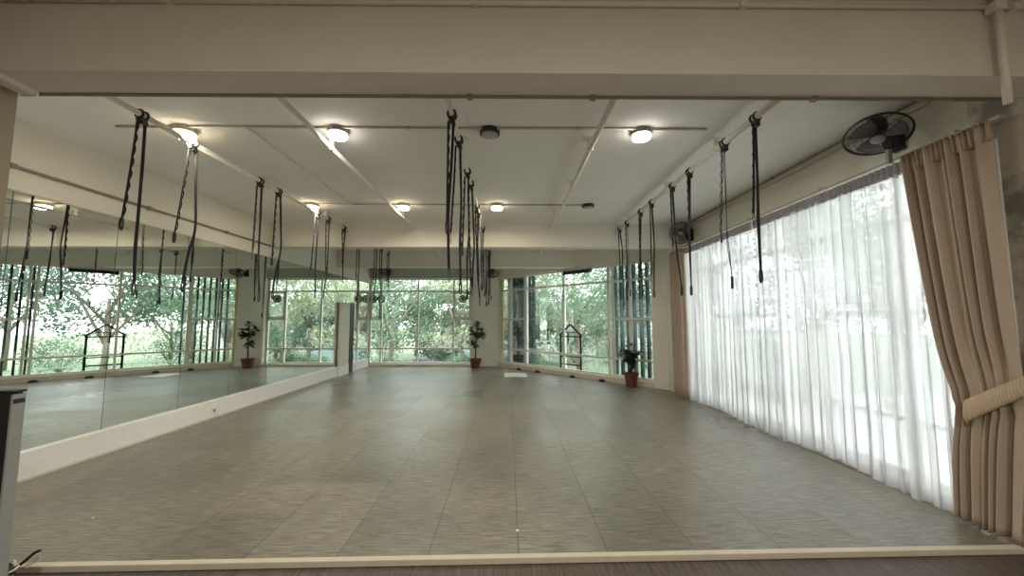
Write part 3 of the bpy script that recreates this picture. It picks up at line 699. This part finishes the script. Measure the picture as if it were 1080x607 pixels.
for dz_ in (.0, .018, .036): MB().tube(smoothpath([(.06, .03, .14-dz_), (.085, .05, .165-dz_), (.115, .05, .178-dz_)], 10), .0045, 6).build('bare_wire', M['copper'], t, smooth=True)

# ------------------------------------------------------------ outside
GZ = -1.0
gb = MB().box(-70, 70, 13.4, 120, GZ-.3, GZ).build('ground_lawn', M['grass']); struct(gb)
gb = MB().box(3.95, 70, -40, 13.4, GZ-.3, GZ).build('ground_paving', M['paving']); struct(gb)
def crown(name, n, blobs, ls, m, parent, seed):
    rr = random.Random(seed); b_ = MB(); tot = sum(q[3]**2 for q in blobs)
    for (x, y, z, r_) in blobs:
        for _ in range(int(n*r_**2/tot)):
            d = Vector((rr.gauss(0, 1), rr.gauss(0, 1), rr.gauss(0, 1))).normalized()*r_*rr.uniform(.55, 1.05)
            c = Vector((x, y, z))+Vector((d.x, d.y, d.z*.75)); nrm = Vector((rr.gauss(0, 1), rr.gauss(0, 1), rr.gauss(0, 1))).normalized()
            u = nrm.orthogonal().normalized(); v_ = nrm.cross(u); s_ = ls*rr.uniform(.6, 1.3)
            b_.face([c-u*s_, c+v_*s_*.42, c+u*s_, c-v_*s_*.42])
    return b_.build(name, m, parent, recalc=False)
def tree(x, y, H, W, m, lbl, seed, n=4200, ls=.16, low=.25, lean=0, forks=5, tr=.13):
    rr = random.Random(seed); root = thing('tree', lbl, 'tree', (x, y, GZ), 0, 'trees outside the windows')
    tk = MB(); top_ = Vector((lean, 0, H*.5)); tk.tube([(0, 0, 0), (lean*.3, .05, H*.2), (lean*.8, 0, H*.38), top_], [tr, tr*.8, tr*.6, tr*.4], 9)
    blobs = []
    for k in range(forks):
        a = 2*PI*k/forks+rr.uniform(-.4, .4); st0 = Vector((lean*.6, 0, H*rr.uniform(.2, .42))); e = Vector((lean+math.cos(a)*W*.36, math.sin(a)*W*.36, H*rr.uniform(.55, .85)))
        tk.tube([st0, st0.lerp(e, .5)+Vector((0, 0, .15)), e], [tr*.5, tr*.33, tr*.12], 7); blobs.append((e.x, e.y, e.z, W*rr.uniform(.20, .30)))
        if low < .4: blobs.append((e.x*.9, e.y*.9, H*rr.uniform(low+.08, .55), W*rr.uniform(.14, .22)))
    blobs.append((lean, 0, H*.88, W*.28))
    tk.build('trunk', M['bark'], root, smooth=True); crown('crown', n, blobs, ls, m, root, seed)
    return root
T = [
 (-5.6, 18.5, 5.2, 4.6, 0, 'bushy mid green tree seen through left side of back window', .25),
 (-2.2, 18.0, 5.5, 3.6, 2, 'pale sparse tree seen through the centre of back window', .2),
 (-3.8, 22.5, 5.0, 4.2, 0, 'mid green tree farther back behind the back window mullion', .2),
 (-8.2, 21.5, 6.5, 5.5, 1, 'deep green tree reflected in the mirrors from behind the back window', .2),
 (-1.0, 24.0, 6.5, 4.8, 2, 'tall pale tree far behind the pillar and back window', .2),
 (-11.5, 25, 7.5, 6.5, 1, 'large dark tree far left behind the mirror wall side', .15),
 (3.2, 17.5, 6.2, 5.0, 0, 'green tree seen through the centre of the angled window', .38),
 (1.0, 20.5, 6.0, 4.0, 2, 'pale forked tree at the left pane of the angled window', .35),
 (6.6, 15.6, 6.8, 5.2, 1, 'dark green tree behind the right louver screen', .3),
 (7.2, 20.5, 7.5, 6.0, 0, 'large green tree beyond the angled window', .3),
 (11.5, 14.5, 7.6, 6.4, 1, 'broad dark tree beyond the paving, seen in the mirrors', .3),
 (10.2, 10.4, 6.6, 4.6, 0, 'leaning tree with bare pinkish trunk seen in the front mirrors', .42),
 (15.5, 19.5, 9, 7.5, 1, 'tall deep green tree far beyond the angled window', .2),
 (16.5, 10.5, 8.5, 7.0, 0, 'wide green tree far beyond the right corner', .2),
 (-6.5, 27.5, 4.2, 7.0, 0, 'wide green tree at the very back behind the back window', .12),
 (1.5, 27.0, 4.4, 7.0, 1, 'dark wide tree at the very back beside the pillar', .12),
 (6.0, 26.0, 4.6, 7.5, 0, 'broad mid green tree at the very back of the angled window', .12),
 (12.5, 25.5, 4.8, 7.0, 2, 'pale broad tree at the very back beyond the paving', .12),
 (20.5, 15.0, 6.0, 8.0, 1, 'dark tree at the far right beyond the paving', .12),
 (14.0, 5.5, 6.0, 5.5, 2, 'pale tree dimly visible behind the sheer curtains', .3),
]
for i, (x, y, H, W, mi, lbl, low) in enumerate(T):
    tree(x, y, H, W, LM[mi], lbl, 20+i, n=(5000, 7000, 3200)[mi], ls=.085 if y < 19 else .12, low=low, lean=.5 if 'leaning' in lbl else random.uniform(-.2, .2))
def bush(x, y, r, m, lbl, seed, n=2600):
    root = thing('bush', lbl, 'bush', (x, y, GZ), 0, 'bushes outside the windows')
    st_ = MB(); rr = random.Random(seed)
    for k in range(6):
        a = k*1.05; st_.tube([(0, 0, 0), (math.cos(a)*r*.5, math.sin(a)*r*.4, r*.8)], [.03, .012], 5)
    st_.build('stem', M['bark'], root)
    crown('foliage', n, [(rr.uniform(-.5, .5)*r, rr.uniform(-.3, .3)*r, r*rr.uniform(.45, .8), r*rr.uniform(.5, .75)) for _ in range(5)], .055, m, root, seed)
for i, (x, y, r, mi, lbl) in enumerate([
 (-4.7, 15.6, .95, 0, 'round green bush outside the left corner of the back window'),
 (-3.6, 16.2, .85, 3, 'mauve flowering bush outside the back window'),
 (-2.5, 15.5, .75, 2, 'pale low bush outside the middle of the back window'),
 (-1.55, 15.2, .95, 0, 'yellow green bush outside the right casement of the back window'),
 (-6.4, 16.2, 1.1, 0, 'green bush hidden behind the mirror wall corner'),
 (-.2, 16.6, .9, 1, 'dark bush outside behind the pillar'),
 (1.25, 15.8, 1.0, 0, 'green bush low in the left pane of the angled window'),
 (8.6, 12.6, 1.0, 2, 'pale bush beyond the right louver screen'),
 (-7.5, 23.5, 1.6, 0, 'large hedge bush at the far left of the back garden'),
 (-4.9, 24.5, 1.5, 1, 'large dark hedge bush at the back, left of centre of the back window'),
 (-2.6, 24.8, 1.6, 0, 'large hedge bush at the back, right of centre of the back window'),
 (1.2, 24.0, 1.6, 1, 'large dark hedge bush at the back near the parked car'),
 (3.9, 23.0, 1.6, 0, 'large hedge bush behind the house decal'),
 (6.3, 23.4, 1.7, 2, 'large pale hedge bush at the back right of the house decal'),
 (9.0, 21.5, 1.7, 1, 'large dark hedge bush beyond the right louver screen'),
 (11.6, 18.5, 1.6, 0, 'large hedge bush beyond the fence on the right'),
 (13.6, 15.8, 1.6, 2, 'large pale hedge bush seen through the mirrors'),
 (15.5, 12.8, 1.7, 0, 'large hedge bush at the far right edge of the mirror view'),
 (-3.1, 19.2, 1.0, 1, 'dark bush farther out between the garden trees')]):
    bush(x, y, r, LM[mi], lbl, 60+i)
# fence beyond the lawn
t = thing('garden_fence', 'low pale green railing fence across the lawn outside', 'fence', (2.0, 15.2, GZ))
a = Vector((.0, 3.5, 0)); b_ = Vector((8.0, -5.0, 0)); n_ = 60
for z in (.12, .85): MB().tube([a+Vector((0, 0, z)), b_+Vector((0, 0, z))], .018, 6).build('rail', M['fence'], t)
pk = MB()
for k in range(n_+1): p = a.lerp(b_, k/n_); pk.tube([p, p+Vector((0, 0, .9))], .009, 5)
pk.build('picket', M['fence'], t)['kind'] = 'stuff'
# pale building
def building(x, y, w_, d, h, lbl):
    t = thing('building', lbl, 'building', (x, y, GZ)); MB().box(-w_/2, w_/2, 0, d, 0, h).build('wall', M['render'], t); MB().box(-w_/2-.2, w_/2+.2, -.2, d+.2, h, h+.25).build('roof', M['conduit'], t)
    k = 0
    while k*1.9+1.2 < w_:
        f = MB().box(-w_/2+.6+k*1.9, -w_/2+1.8+k*1.9, -.04, .0, 1.0, 2.3).build('window', M['alu'], t)
        MB().box(-w_/2+.68+k*1.9, -w_/2+1.72+k*1.9, -.05, -.04, 1.08, 2.22).build('pane', M['shade_glass'], f); k += 1
building(-1.5, 30, 7, 5, 3.0, 'pale blue grey house far behind the back window trees')
building(9, 31, 10, 5, 3.4, 'pale low building far beyond the angled window')
# parked car
t = thing('car', 'pale teal car parked on the far side of the back garden', 'car', (-.9, 21.3, GZ))
def carbody(prof, w_):
    b_ = MB(); A = [b_.bm.verts.new((x, -w_/2, z)) for x, z in prof]; B = [b_.bm.verts.new((x, w_/2, z)) for x, z in prof]
    b_.bm.faces.new(A); b_.bm.faces.new(B[::-1]); n = len(prof)
    for i in range(n): b_.bm.faces.new((A[i], B[i], B[(i+1)%n], A[(i+1)%n]))
    return b_
carbody([(-2.0, .28), (-2.05, .7), (-1.8, .88), (-1.05, .95), (-.5, 1.38), (.75, 1.4), (1.35, .98), (1.95, .85), (2.05, .55), (2.0, .28)], 1.6).build('body', M['carpaint'], t, bevel=.05)
carbody([(-.95, .97), (-.47, 1.33), (.70, 1.35), (1.22, .98)], 1.62).build('side_window', M['shade_glass'], t)
for x in (-1.3, 1.3):
    for y in (-.75, .75): MB().lathe([(.001, -.1), (.31, -.1), (.31, .1), (.001, .1)], 20, Matrix.Translation((x, y, .31)) @ Matrix.Rotation(PI/2, 4, 'X')).build('wheel', M['rubber'], t)
